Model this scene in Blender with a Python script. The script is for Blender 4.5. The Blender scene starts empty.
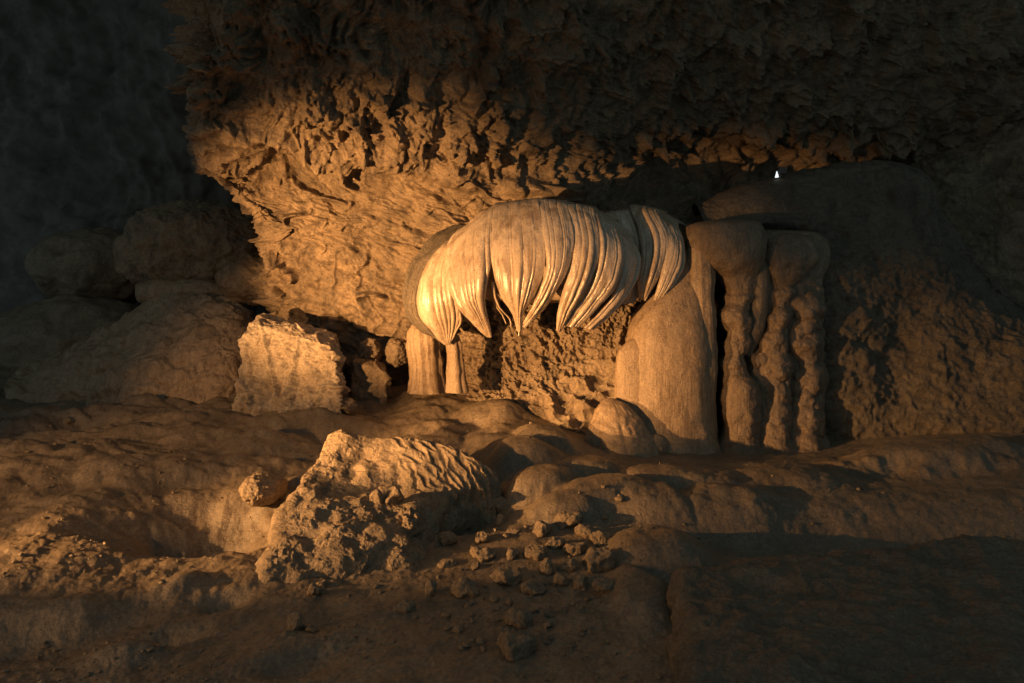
import bpy, math, random
import numpy as np

# ---------------------------------------------------------------- camera, world, lamps, exposure
scene = bpy.context.scene
COL = scene.collection
F = 731.0            # focal length in pixels of a 1024 px wide picture
CAM_H = 2.2          # camera height
HOR = 300.0          # picture row of the horizon (lens shift keeps the camera level)

cam_d = bpy.data.cameras.new("camera")
cam = bpy.data.objects.new("camera", cam_d)
COL.objects.link(cam)
cam.location = (0, 0, CAM_H)
cam.rotation_euler = (math.radians(90), 0, 0)
cam_d.sensor_width = 36
cam_d.lens = 36 * F / 1024
cam_d.shift_y = -(341.5 - HOR) / 1024
cam_d.clip_start = 0.05
cam_d.clip_end = 500
scene.camera = cam

world = bpy.data.worlds.new("World")
scene.world = world
world.use_nodes = True
bg = world.node_tree.nodes["Background"]
bg.inputs[0].default_value = (0.74, 1.0, 1.05, 1)     # faint cold fill, added to lift the blacks everywhere
bg.inputs[1].default_value = 0.118

def spot(name, loc, target, power, cone, blend, color, radius=0.06):
    l = bpy.data.lights.new(name, 'SPOT')
    l.energy = power; l.color = color; l.spot_size = math.radians(cone); l.spot_blend = blend
    l.shadow_soft_size = radius
    o = bpy.data.objects.new(name, l); COL.objects.link(o)
    o.location = loc
    from mathutils import Vector
    o.rotation_euler = (Vector(target) - Vector(loc)).to_track_quat('-Z', 'Y').to_euler()
    return o
WARM = (1.0, 0.505, 0.175)
spot("wall_floodlight", (-7.0, 3.5, 1.15), (-2.9, 12.6, 3.15), 17500, 32.5, 1.0, WARM, 0.05)
spot("canopy_floodlight", (-6.9, 3.4, 1.25), (-0.28, 11.4, 1.7), 12500, 29, 1.0, WARM, 0.05)
spot("floor_floodlight", (-10.0, 5.6, 1.15), (-0.5, 9.6, -0.2), 11000, 29, 1.0, WARM, 0.05)
spot("near_fill", (-9.5, 3.6, 0.5), (-0.2, 7.3, -0.6), 600, 32, 1.0, WARM, 0.05)  # added spot that edges the near floor and stones with light
spot("slope_fill", (-9.8, 5.0, 2.0), (-4.4, 11.6, 0.3), 1500, 52, 1.0, WARM, 0.06)  # added fill for the left slope and the floor before it
spot("dim_fill", (-8.0, 2.0, 1.7), (-0.5, 10.5, 1.2), 220, 115, 0.6, WARM, 0.1)  # added weak, broad fill over the whole set

scene.view_settings.view_transform = 'Standard'
scene.view_settings.look = 'None'
scene.view_settings.gamma = 1
scene.view_settings.exposure = 0
scene.view_settings.use_curve_mapping = False

# ---------------------------------------------------------------- helpers: numbers
def at(px, py, Y):
    return np.array([(px - 512) / F * Y, Y, CAM_H - (py - HOR) / F * Y])

def _hash(ix, iy, iz, seed):
    n = (ix.astype(np.uint32) * np.uint32(374761393) + iy.astype(np.uint32) * np.uint32(668265263)
         + iz.astype(np.uint32) * np.uint32(2246822519) + np.uint32((seed * 3266489917) & 0xffffffff))
    n ^= n >> np.uint32(15); n *= np.uint32(2246822519)
    n ^= n >> np.uint32(13); n *= np.uint32(3266489917)
    n ^= n >> np.uint32(16)
    return n
_G = np.array([[1,1,0],[-1,1,0],[1,-1,0],[-1,-1,0],[1,0,1],[-1,0,1],[1,0,-1],[-1,0,-1],
               [0,1,1],[0,-1,1],[0,1,-1],[0,-1,-1],[1,1,0],[-1,1,0],[0,-1,1],[0,-1,-1]], np.float32)

def noise(P, seed=0):
    """gradient noise, P (...,3) -> about -1..1"""
    sh = P.shape[:-1]
    P = P.reshape(-1, 3).astype(np.float32)
    I = np.floor(P); f = P - I; I = I.astype(np.int64)
    w = f * f * f * (f * (f * 6 - 15) + 10)
    out = np.zeros(len(P), np.float32)
    for dx in (0, 1):
        wx = w[:, 0] if dx else 1 - w[:, 0]
        for dy in (0, 1):
            wy = w[:, 1] if dy else 1 - w[:, 1]
            for dz in (0, 1):
                wz = w[:, 2] if dz else 1 - w[:, 2]
                g = _G[_hash(I[:, 0] + dx, I[:, 1] + dy, I[:, 2] + dz, seed) & np.uint32(15)]
                out += wx * wy * wz * (g[:, 0] * (f[:, 0] - dx) + g[:, 1] * (f[:, 1] - dy) + g[:, 2] * (f[:, 2] - dz))
    return out.reshape(sh)

def fbm(P, octv=4, seed=0, gain=0.5, lac=2.03):
    a, s, t = 1.0, 0, 0
    for i in range(octv):
        s = s + a * noise(P, seed + i); t += a
        P = P * lac; a *= gain
    return s / t

def ridged(P, octv=4, seed=0, gain=0.5, lac=2.1):
    a, s, t = 1.0, 0, 0
    for i in range(octv):
        s = s + a * (1 - 2.2 * np.abs(noise(P, seed + i))); t += a
        P = P * lac; a *= gain
    return s / t

def billow(P, octv=3, seed=0, gain=0.5, lac=2.1):
    return -ridged(P, octv, seed, gain, lac)

def worley(P, seed=0, second=False):
    """distance to the nearest (and second nearest) feature point"""
    sh = P.shape[:-1]
    P = P.reshape(-1, 3).astype(np.float32)
    I = np.floor(P).astype(np.int64); f = P - I
    d1 = np.full(len(P), 9.0, np.float32); d2 = d1.copy()
    for dx in (-1, 0, 1):
        for dy in (-1, 0, 1):
            for dz in (-1, 0, 1):
                h = _hash(I[:, 0] + dx, I[:, 1] + dy, I[:, 2] + dz, seed)
                ox = (h & np.uint32(1023)).astype(np.float32) / 1023
                oy = ((h >> np.uint32(10)) & np.uint32(1023)).astype(np.float32) / 1023
                oz = ((h >> np.uint32(20)) & np.uint32(1023)).astype(np.float32) / 1023
                d = (dx + ox - f[:, 0]) ** 2 + (dy + oy - f[:, 1]) ** 2 + (dz + oz - f[:, 2]) ** 2
                if second:
                    d2 = np.minimum(d2, np.maximum(d1, d))
                d1 = np.minimum(d1, d)
    if second:
        return np.sqrt(d1).reshape(sh), np.sqrt(d2).reshape(sh)
    return np.sqrt(d1).reshape(sh)

def sstep(a, b, x):
    t = np.clip((x - a) / (b - a), 0, 1)
    return t * t * (3 - 2 * t)

def catmull(C, n):
    """resample control array C (K, ...) along axis 0 to n samples"""
    C = np.asarray(C, float); K = len(C)
    E = np.concatenate([2 * C[:1] - C[1:2], C, 2 * C[-1:] - C[-2:-1]])
    t = np.linspace(0, K - 1, n); i = np.minimum(t.astype(int), K - 2); f = (t - i)
    f = f.reshape((-1,) + (1,) * (C.ndim - 1))
    a, b, c, d = E[i], E[i + 1], E[i + 2], E[i + 3]
    return 0.5 * (2 * b + (c - a) * f + (2 * a - 5 * b + 4 * c - d) * f ** 2 + (3 * b - a - 3 * c + d) * f ** 3)

def net(ctrl, n, m):
    """ctrl: rows of control points; returns a smooth (n, m, 3) grid (n along a row, m down the rows)"""
    C = np.array(ctrl, float)                 # (rows, cols, 3)
    G = catmull(C, m)                         # down
    G = np.swapaxes(catmull(np.swapaxes(G, 0, 1), n), 0, 1)
    return np.swapaxes(G, 0, 1)               # (n, m, 3)

def normals(G, wrap=False):
    if wrap:
        du = np.roll(G, -1, 0) - np.roll(G, 1, 0)
    else:
        du = np.gradient(G, axis=0)
    dv = np.gradient(G, axis=1)
    N = np.cross(du, dv)
    return N / (np.linalg.norm(N, axis=-1, keepdims=True) + 1e-9)

def tps(pts, vals):
    pts = np.array(pts, float); vals = np.array(vals, float); n = len(pts)
    def U(r2): return 0.5 * r2 * np.log(r2 + 1e-9)
    D = ((pts[:, None] - pts[None]) ** 2).sum(-1)
    A = np.zeros((n + 3, n + 3)); A[:n, :n] = U(D) + 1e-4 * np.eye(n)
    A[:n, n] = 1; A[:n, n + 1:] = pts; A[n, :n] = 1; A[n + 1:, :n] = pts.T
    s = np.linalg.solve(A, np.r_[vals, 0, 0, 0])
    def f(x, y):
        out = s[n] + s[n + 1] * x + s[n + 2] * y
        for k in range(n):
            out = out + s[k] * U((x - pts[k, 0]) ** 2 + (y - pts[k, 1]) ** 2)
        return out
    return f

# ---------------------------------------------------------------- helpers: objects
def mesh_obj(name, V, Fq, mat, parent=None, origin=None, smooth=True):
    V = np.asarray(V, np.float32).reshape(-1, 3)
    if origin is None:
        origin = np.array([V[:, 0].mean(), V[:, 1].mean(), V[:, 2].min()])
    origin = np.asarray(origin, float)
    if parent is not None:
        origin = np.zeros(3); q = parent
        while q is not None:
            origin = origin + np.array(q.location); q = q.parent
    V = V - origin.astype(np.float32)
    me = bpy.data.meshes.new(name)
    Fq = np.asarray(Fq, np.int32); k = Fq.shape[1]
    me.vertices.add(len(V)); me.vertices.foreach_set("co", V.ravel())
    me.loops.add(Fq.size); me.loops.foreach_set("vertex_index", Fq.ravel())
    me.polygons.add(len(Fq))
    me.polygons.foreach_set("loop_start", np.arange(0, Fq.size, k, dtype=np.int32))
    me.polygons.foreach_set("loop_total", np.full(len(Fq), k, np.int32))
    me.polygons.foreach_set("use_smooth", np.full(len(Fq), smooth))
    me.update(calc_edges=True); me.validate()
    me.materials.append(mat)
    o = bpy.data.objects.new(name, me); COL.objects.link(o)
    if parent is not None:
        o.parent = parent
    else:
        o.location = origin
    return o

def grid_faces(n, m, wrap=False):
    idx = np.arange(n * m).reshape(n, m)
    if wrap:
        idx = np.concatenate([idx, idx[:1]], 0)
    return np.stack([idx[:-1, :-1], idx[1:, :-1], idx[1:, 1:], idx[:-1, 1:]], -1).reshape(-1, 4)

def grid_obj(name, G, mat, parent=None, wrap=False, origin=None):
    n, m = G.shape[:2]
    return mesh_obj(name, G, grid_faces(n, m, wrap), mat, parent, origin)

def tag(o, label, cat, group=None):
    o["label"] = label; o["category"] = cat
    if group: o["group"] = group
    return o
def struct(o):
    o["kind"] = "structure"; return o
def thing(name, label, cat, loc, group=None):
    o = bpy.data.objects.new(name, None); COL.objects.link(o)
    o.location = [float(v) for v in loc]; o.empty_display_size = 0.2
    return tag(o, label, cat, group)

# ---------------------------------------------------------------- materials
def stone(name, c1, c2, stain=None, scale=1.0, rough=0.7, wet=0.0, bump=0.4, fine=45.0, stretch=(1, 1, 1), stain_amt=0.5,
          spec=0.35, bdist=0.03):
    m = bpy.data.materials.new(name); m.use_nodes = True
    nt = m.node_tree; N = nt.nodes; L = nt.links
    b = N["Principled BSDF"]
    tc = N.new("ShaderNodeTexCoord")
    mp = N.new("ShaderNodeMapping"); mp.inputs["Scale"].default_value = stretch
    L.new(tc.outputs["Object"], mp.inputs[0])
    def nz(sc, det=8, rg=0.6, vec=mp.outputs[0], dist=0.0):
        n = N.new("ShaderNodeTexNoise"); n.inputs["Scale"].default_value = sc
        n.inputs["Detail"].default_value = det; n.inputs["Roughness"].default_value = rg
        n.inputs["Distortion"].default_value = dist
        L.new(vec, n.inputs["Vector"]); return n
    def ramp(src, p0, p1, a=(0, 0, 0, 1), bb=(1, 1, 1, 1)):
        r = N.new("ShaderNodeValToRGB"); r.color_ramp.elements[0].position = p0; r.color_ramp.elements[1].position = p1
        r.color_ramp.elements[0].color = a; r.color_ramp.elements[1].color = bb
        L.new(src, r.inputs[0]); return r
    def mix(fac, a, bcol, mode='MIX'):
        x = N.new("ShaderNodeMix"); x.data_type = 'RGBA'; x.blend_type = mode
        if isinstance(fac, float): x.inputs[0].default_value = fac
        else: L.new(fac, x.inputs[0])
        for s, v in ((6, a), (7, bcol)):
            if isinstance(v, tuple): x.inputs[s].default_value = v
            else: L.new(v, x.inputs[s])
        return x.outputs[2]
    big = nz(1.3 * scale, 7, 0.62, dist=0.4)
    r1 = ramp(big.outputs[0], 0.32, 0.68, c1 + (1,), c2 + (1,))
    col = r1.outputs[0]
    if stain:
        st = nz(2.6 * scale, 9, 0.7, dist=0.6)
        rs = ramp(st.outputs[0], 0.47, 0.62)
        f = N.new("ShaderNodeMath"); f.operation = 'MULTIPLY'; f.inputs[1].default_value = stain_amt
        L.new(rs.outputs[0], f.inputs[0])
        col = mix(f.outputs[0], col, stain + (1,))
    sp = nz(fine, 4, 0.7, tc.outputs["Object"])
    rsp = ramp(sp.outputs[0], 0.3, 0.7, (0.58, 0.56, 0.54, 1), (1.28, 1.27, 1.25, 1))
    col = mix(1.0, col, rsp.outputs[0], 'MULTIPLY')
    L.new(col, b.inputs["Base Color"])
    rn = nz(5 * scale, 5, 0.65, tc.outputs["Object"])
    rr = N.new("ShaderNodeMapRange"); rr.inputs[1].default_value = 0.3; rr.inputs[2].default_value = 0.7
    rr.inputs[3].default_value = rough - wet; rr.inputs[4].default_value = min(1, rough + 0.12)
    L.new(rn.outputs[0], rr.inputs[0]); L.new(rr.outputs[0], b.inputs["Roughness"])
    b.inputs["Specular IOR Level"].default_value = spec
    # fine relief: grains over small lumps
    f1 = nz(fine, 6, 0.72, tc.outputs["Object"])
    f2 = nz(fine * 0.27, 6, 0.68)
    ad = N.new("ShaderNodeMath"); ad.operation = 'MULTIPLY_ADD'
    L.new(f2.outputs[0], ad.inputs[0]); ad.inputs[1].default_value = 1.6; L.new(f1.outputs[0], ad.inputs[2])
    bp = N.new("ShaderNodeBump"); bp.inputs["Strength"].default_value = bump; bp.inputs["Distance"].default_value = bdist
    L.new(ad.outputs[0], bp.inputs["Height"]); L.new(bp.outputs[0], b.inputs["Normal"])
    return m

M = {}
M['wall'] = stone('wall_limestone', (0.19, 0.14, 0.092), (0.33, 0.245, 0.16), (0.085, 0.066, 0.05), 0.9, 0.72, 0.2, 0.9, 30, stain_amt=0.75)
M['far'] = stone('far_limestone', (0.155, 0.142, 0.125), (0.19, 0.173, 0.152), None, 0.4, 0.97, 0.0, 0.1, 1.5)
M['crust'] = stone('crusted_limestone', (0.22, 0.16, 0.105), (0.38, 0.29, 0.195), (0.11, 0.085, 0.06), 1.4, 0.6, 0.25, 1.0, 26, stain_amt=0.6)
M['block'] = stone('sparkling_crust', (0.34, 0.26, 0.18), (0.60, 0.49, 0.37), (0.13, 0.10, 0.07), 1.6, 0.45, 0.25, 1.0, 30, stain_amt=0.6, spec=0.6)
M['flow'] = stone('flowstone', (0.28, 0.20, 0.128), (0.39, 0.288, 0.192), (0.17, 0.115, 0.07), 1.5, 0.42, 0.16, 0.38, 38, (2.6, 2.6, 0.35), 0.55, 0.35)
M['brown'] = stone('brown_flowstone', (0.17, 0.12, 0.078), (0.27, 0.195, 0.128), (0.10, 0.07, 0.045), 1.6, 0.42, 0.16, 0.6, 38, (2.4, 2.4, 0.5), 0.6, 0.5)  # browner stone, its colour also darkened for the weaker light on these columns
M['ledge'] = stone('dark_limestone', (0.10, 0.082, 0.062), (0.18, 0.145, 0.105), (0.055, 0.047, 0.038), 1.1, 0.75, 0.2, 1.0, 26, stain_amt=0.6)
M['slab'] = stone('muddy_rock', (0.16, 0.125, 0.09), (0.25, 0.195, 0.135), (0.11, 0.088, 0.066), 1.2, 0.6, 0.2, 0.9, 30, stain_amt=0.35)
M['drape'] = stone('wet_flowstone', (0.44, 0.335, 0.235), (0.62, 0.505, 0.385), (0.20, 0.125, 0.07), 1.6, 0.22, 0.10, 0.28, 50, (1.1, 1.1, 0.2), 0.65, 0.95, 0.018)
M['mud'] = stone('cave_mud', (0.15, 0.115, 0.08), (0.26, 0.20, 0.135), (0.09, 0.072, 0.054), 0.8, 0.46, 0.18, 0.5, 28, stain_amt=0.55, spec=0.5)
M['rock'] = stone('loose_rock', (0.22, 0.165, 0.11), (0.36, 0.275, 0.185), (0.12, 0.095, 0.07), 2.0, 0.6, 0.2, 0.9, 34, stain_amt=0.5)

def plain(name, col, rough=0.5, metal=0.0, emit=None, strength=0):
    m = bpy.data.materials.new(name); m.use_nodes = True
    nt = m.node_tree; b = nt.nodes["Principled BSDF"]
    n = nt.nodes.new("ShaderNodeTexNoise"); n.inputs["Scale"].default_value = 40
    r = nt.nodes.new("ShaderNodeValToRGB")
    r.color_ramp.elements[0].color = tuple(c * 0.8 for c in col) + (1,); r.color_ramp.elements[1].color = col + (1,)
    nt.links.new(n.outputs[0], r.inputs[0]); nt.links.new(r.outputs[0], b.inputs["Base Color"])
    b.inputs["Roughness"].default_value = rough; b.inputs["Metallic"].default_value = metal
    if emit:
        b.inputs["Emission Color"].default_value = emit + (1,); b.inputs["Emission Strength"].default_value = strength
    return m
M['lamp_body'] = plain('lamp_housing', (0.10, 0.09, 0.08), 0.5, 0.4)
M['lamp_glass'] = plain('lamp_glass', (0.8, 0.8, 0.8), 0.3, 0, (0.85, 0.95, 1.0), 1.2)

# ---------------------------------------------------------------- floor
_PY = [380, 400, 430, 450, 490, 540, 600, 690, 760, 900]
_YY = [17, 13, 11.7, 10.6, 9.4, 8.2, 7.0, 5.7, 5.0, 4.0]
def Yof(py):
    return float(np.interp(py, _PY, _YY))
def far(p):
    """moves a control point laid out on a flat floor to the same spot of the climbing floor"""
    return (p[0], p[1], Yof(HOR + CAM_H * F / p[2]))
def fp(px, py, z):
    Y = Yof(py)
    X, Y, zb = at(px, py, Y)
    return (X, Y, zb + z)
def grown(py):
    return Yof(py) / (CAM_H * F / (py - HOR))
_cp = [fp(*c) for c in [
    (0, 690, .02), (250, 690, .0), (512, 690, -.05), (700, 690, -.05), (1024, 690, .0), (0, 800, 0), (512, 800, 0), (1024, 800, 0),
    (100, 620, .02), (300, 620, .0), (450, 620, -.04), (600, 620, -.04), (760, 620, 0), (1000, 620, 0),
    (0, 540, .06), (180, 530, .0), (280, 520, .03), (420, 560, -.05),
    (0, 450, .05), (150, 450, .0), (300, 440, .0), (500, 452, .1), (600, 482, 0), (700, 482, .0), (800, 482, .0), (1000, 455, 0),
    (550, 522, .0), (640, 562, 0), (480, 542, -.05), (460, 482, -.08), (770, 520, .0), (950, 530, 0)]]
_cp += [tuple(at(*c)) for c in [(300, 407, 12.3), (390, 404, 12.4), (425, 394, 12.4), (480, 402, 12.2), (555, 427, 11.7), (640, 455, 11), (700, 445, 12), (800, 450, 11.7),
    (1000, 430, 11.5), (0, 388, 16), (200, 388, 15), (700, 420, 13.5)]]
_cp += [(-16, 20, .3), (0, 20, .5), (14, 20, .5), (-16, 8, -.3), (14, 7, -.5), (-9, 3, -1.1), (9, 3, -1.2), (0, 2, -1.5)]
_cp = np.array(_cp)
floor_base = tps(_cp[:, :2], _cp[:, 2])

def bumpf(x, y, cx, cy, rx, ry, h, rot=0.0, p=1.6, wob=None):
    c, s = math.cos(rot), math.sin(rot)
    dx, dy = x - cx, y - cy
    a = (dx * c + dy * s) / rx; b = (-dx * s + dy * c) / ry
    r = np.sqrt(a * a + b * b)
    if wob is not None: r = r * (1 + wob)
    return h * np.exp(-r ** (2 * p) * 0.9)

# rounded flowstone lobes spilling from the foot of the big column, pits and mud heaps: (px, py, z, rx, ry, height, turn)
LOBES = [(432, 400, .6, .55, .5, .10, 0), (490, 425, .35, .55, .45, .24, .2), (548, 445, .2, .42, .35, .22, -.2), (520, 462, .2, .55, .34, .26, .1),
         (590, 472, .1, .45, .32, .18, 0), (540, 488, .12, .42, .34, .24, .3), (600, 498, .12, .6, .34, .20, .3), (565, 512, .02, .34, .26, .16, 0),
         (650, 505, .1, .5, .34, .16, -.3), (655, 478, .1, .5, .35, .14, 0), (700, 478, .0, .6, .4, .10, 0), (660, 550, .05, .42, .45, .22, .1),
         (640, 592, -.02, .22, .42, .12, .2), (730, 505, .1, .6, .4, .14, 0), (790, 472, .0, .7, .5, .10, 0), (935, 452, .1, 1.3, .6, .26, 0)]
HEAPS = [(60, 565, .1, .8, .6, .12, .15), (70, 520, .1, .5, .5, .16, 0), (-20, 600, .1, .7, .6, .10, 0), (215, 462, .15, .75, .42, .15, -.1), (120, 470, .12, .9, .45, .16, .1),
         (90, 430, .15, .8, .4, .2, 0), (20, 470, .1, .8, .4, .15, .2), (190, 420, .2, .9, .4, .16, 0), (320, 420, .2, .6, .35, .12, 0),
         (255, 440, .2, .55, .3, .12, 0), (40, 410, .2, 1.0, .5, .22, 0), (140, 400, .2, 1.1, .5, .2, 0), (310, 398, .25, .8, .3, .14, 0),
         (185, 585, .0, .22, .14, .10, .5), (130, 655, .0, .20, .14, .11, .4), (70, 620, .0, .3, .2, .10, .3), (290, 655, .0, .25, .16, .07, .4)]
PITS = [(210, 518, .0, .62, .62, -.50, .15), (130, 525, .0, .55, .35, -.22, .1), (90, 425, .15, .9, .6, -.25, .1), (225, 598, 0, .16, .12, -.10, .4), (160, 640, 0, .22, .13, -.13, .4),
        (300, 660, 0, .24, .16, -.10, .4), (50, 640, 0, .5, .25, -.10, .4), (462, 495, -.0, .40, .6, -.26, 0), (462, 462, .0, .42, .8, -.34, 0), (470, 430, .2, .45, .6, -.20, 0), (900, 532, 0, 2.2, .55, -.28, 0)]

def floor_z(x, y, detail=True):
    z = floor_base(x, y)
    P = np.stack([x, y, np.zeros_like(x)], -1)
    wob = 0.5 * fbm(P * 2.2, 3, 31)
    lob = np.zeros_like(z)
    for (px, py, zz, rx, ry, h, ro) in LOBES:
        X, Y, _ = fp(px, py, zz); k_ = grown(py); rx, ry, h = rx * k_, ry * k_ * .85, h * k_
        lob = np.maximum(lob, bumpf(x, y, X, Y, rx, ry, h, ro, 2.1, wob * .8)) + 0.25 * np.minimum(lob, bumpf(x, y, X, Y, rx, ry, h, ro, 1.5))
    for (px, py, zz, rx, ry, h, ro) in HEAPS:
        X, Y, _ = fp(px, py, zz); k_ = grown(py); rx, ry, h = rx * k_, ry * k_ * .85, h * k_; z = z + bumpf(x, y, X, Y, rx, ry, h, ro, 1.1, wob * .55)
    for (px, py, zz, rx, ry, h, ro) in PITS:
        X, Y, _ = fp(px, py, zz); k_ = grown(py); rx, ry, h = rx * k_, ry * k_ * .85, h * k_; z = z + bumpf(x, y, X, Y, rx, ry, h, ro, 1.4, wob * .5)
    z = z + lob
    if detail:
        left = sstep(0.2, -1.8, x - 0.1 * (y - 8))           # rough mud on the left, smoother flowstone in the middle
        near = sstep(8.6, 7.0, y)
        P2 = P * np.array([.8, 1.15, 1])
        z = z + left * (1 - .75 * near) * ((.12 + .09 * sstep(8.5, 10, y)) * billow(P2 * 0.85, 3, 5, .45) + .03)
        z = z + left * sstep(8.8, 10.2, y) * 0.05 * ridged(P * np.array([1.0, 2.2, 1]), 2, 77)
        z = z + 0.035 * fbm(P * 2.4, 5, 9, .55) * (1 + .8 * left)
        z = z + (0.008 + .006 * left) * billow(P * 7, 4, 12, .6) + 0.006 * fbm(P * 22, 3, 14, .6)
        # gritty earth close to the camera
        grit = sstep(9.2, 7.6, y) * sstep(1.2, .2, np.abs(x + 1.4) / 2.6)
        z = z + grit * 0.014 * np.clip(1 - 2.2 * worley(P * 13 + .3 * noise(P * 9, 2)[..., None], 8), 0, 1) * (fbm(P * 1.7, 2, 55) > -.1)
        # little scalloped ripples on the flowstone lobes
        z = z + (1 - left) * 0.012 * billow(P * np.array([3.2, 5.5, 1]), 3, 21)
    return z

def floor_h(px, py, zz=0.0):
    """floor point that shows at this picture position"""
    Y = Yof(py)
    for _ in range(16):
        X = (px - 512) / F * Y
        z = float(floor_z(np.array([X]), np.array([Y]))[0])
        Y = .6 * Y + .4 * (CAM_H - z) * F / (py - HOR)
    X = (px - 512) / F * Y
    return X, Y, float(floor_z(np.array([X]), np.array([Y]))[0])

nr, na = 820, 860
rr = 2.3 * (24 / 2.3) ** np.linspace(0, 1, nr)
tt = np.linspace(-0.88, 0.88, na)
gx = (tt[:, None] * rr[None]); gy = np.repeat(rr[None], na, 0)
G = np.stack([gx, gy, floor_z(gx, gy)], -1)
struct(grid_obj("ground", G, M['mud'], origin=(0, 0, 0)))

# ---------------------------------------------------------------- walls
# far wall of the cavern, seen only as darkness
cols = [-700, -350, -100, 100, 250, 500, 750, 1000, 1300, 1700]
C = [[at(px, py, Y + 1.0 * math.sin(i * 2.1 + j)) for i, px in enumerate(cols)] for j, (py, Y) in enumerate([(-330, 13.5), (-180, 17), (-60, 20), (80, 21.5), (200, 22), (300, 21.5), (400, 20.5)])]
G = net(C, 420, 260); N_ = normals(G)
G = G + N_ * (1.5 * fbm(G * .35, 5, 3) + 0.6 * billow(G * np.array([.9, .9, .45]), 4, 6))[..., None]
struct(grid_obj("cave_wall", G, M['far'], origin=(0, 20, 0)))

# main rock wall behind the canopy
rows = [
    # back edge, corner, then along the wall to the right
    [(300, -160, 19), (187, -160, 12.1), (165, -160, 10.2), (235, -160, 10.0), (330, -160, 10.0), (430, -160, 10.2), (550, -160, 10.4), (680, -160, 11.2), (850, -160, 12.2), (1000, -160, 13.4), (1250, -160, 15)],
    [(300, -40, 20), (187, -40, 12.9), (165, -40, 11.0), (235, -40, 10.8), (330, -40, 10.9), (430, -40, 11.1), (550, -40, 11.4), (680, -40, 12.4), (850, -40, 13.2), (1000, -40, 14.4), (1250, -40, 16)],
    [(300, 40, 20), (197, 50, 13.3), (175, 50, 11.4), (240, 45, 11.2), (330, 40, 11.4), (430, 35, 11.7), (550, 30, 12.2), (680, 30, 13.3), (850, 30, 14.2), (1000, 30, 15), (1250, 30, 16)],
    [(300, 100, 20), (210, 108, 13.5), (188, 108, 11.6), (245, 100, 11.6), (330, 95, 11.8), (430, 95, 12.3), (550, 90, 12.9), (680, 85, 14.3), (850, 80, 15), (1000, 80, 15.6), (1250, 80, 16)],
    [(300, 140, 20), (212, 142, 13.7), (190, 142, 11.8), (255, 150, 12.0), (330, 148, 12.3), (430, 150, 12.7), (550, 140, 13.3), (680, 130, 15.2), (850, 130, 15.8), (1000, 130, 16), (1250, 130, 16)],
    [(300, 185, 20), (234, 185, 14.5), (212, 185, 12.6), (265, 185, 12.9), (335, 175, 13.0), (430, 185, 13.2), (550, 175, 13.6), (680, 165, 16.0), (850, 165, 16.6), (1000, 165, 16.5), (1250, 165, 17)],
    [(320, 240, 20), (277, 230, 15.1), (255, 230, 13.2), (290, 230, 13.2), (345, 225, 13.2), (430, 230, 13.4), (550, 230, 13.5), (680, 230, 14.5), (850, 230, 16), (1000, 230, 17), (1250, 230, 17)],
    [(320, 300, 20), (284, 300, 15.9), (262, 300, 14.0), (295, 300, 13.8), (345, 295, 13.6), (430, 300, 13.5), (550, 300, 13.4), (680, 300, 13.4), (850, 300, 14), (1000, 300, 15), (1250, 300, 16)],
    [(320, 410, 20), (284, 410, 16.1), (262, 410, 14.2), (300, 410, 14.0), (345, 410, 13.8), (430, 410, 13.7), (550, 410, 13.5), (680, 410, 13.4), (850, 410, 13.6), (1000, 410, 14), (1250, 410, 15)]]
C = [[at(*p) for p in r] for r in rows]
G = net(C, 820, 640); N_ = normals(G)
_w = np.exp(-((np.linspace(0, 1, 820) - .20) / .06) ** 2)[:, None]
_q = G * np.array([.6, .9, 1.0])
G[..., 0] += _w * (1.3 * fbm(_q * 1.0, 5, 44, .62) + .35 * sstep(4.8, 6.5, G[..., 2]))
x, y, z = G[..., 0], G[..., 1], G[..., 2]
zc = 4.40 + (-1.12 - x) * 0.135 + .25 * fbm(G * .9, 3, 71)
up = sstep(-.25, .35, z - zc)                                   # 1 in the overhang above the crease
righty = sstep(-1.2, 1.2, x)
Wp = G + 0.35 * np.stack([fbm(G * 1.1, 3, 41), fbm(G * 1.1, 3, 42), fbm(G * 1.1, 3, 43)], -1)
drip = 1 - worley(Wp * np.array([2.0, 2.0, .8]), 50)             # hanging knobs, drawn out downwards
drip2 = 1 - worley(Wp * np.array([5.2, 5.2, 2.6]), 51)
knob = 1 - worley(Wp * 9.0, 52)
pock = np.clip(fbm(Wp * np.array([1.3, 1.3, 1.0]), 5, 58, .6) - .05, 0, 1)       # deep ragged hollows
het = sstep(-.25, .3, fbm(G * 1.1, 3, 57))
curt = ridged(Wp * np.array([1.7, 1.7, .38]), 3, 56, .5)                             # curtains drawn out downwards
d_up = .42 * (drip - .5) + .22 * (drip2 - .5) * het + .12 * (knob - .5) * (.4 + .6 * het) + .05 * fbm(Wp * 8, 3, 48, .65) + .34 * curt + .15 * fbm(G * .42, 3, 69) - .55 * np.clip(fbm(Wp * np.array([3.0, 3.0, 2.2]), 4, 70, .6) - .10, 0, 1) + .40 * fbm(G * .7, 5, 17, .55) - 2.2 * pock
d_up = d_up * (1 - .35 * righty)
ca, sa = math.cos(.36), math.sin(.36)
S = np.stack([x * ca - z * sa, y, x * sa + z * ca], -1) + .15 * np.stack([fbm(G * 1.4, 3, 61)] * 3, -1)
strat = ridged(S * np.array([.55, .8, 2.1]), 4, 23, .55)
d_lo = .34 * fbm(G * .9, 4, 19, .5) + .24 * strat + .20 * ridged(S * np.array([.28, .4, 1.0]), 2, 67, .4) + .06 * ridged(S * np.array([1.5, 1.6, 4.5]), 3, 29, .5) + .05 * (1 - worley(Wp * 7, 53)) * het - .5 * np.clip(fbm(S * np.array([1.0, 1, 2.6]), 4, 59) - .22, 0, 1)
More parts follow.
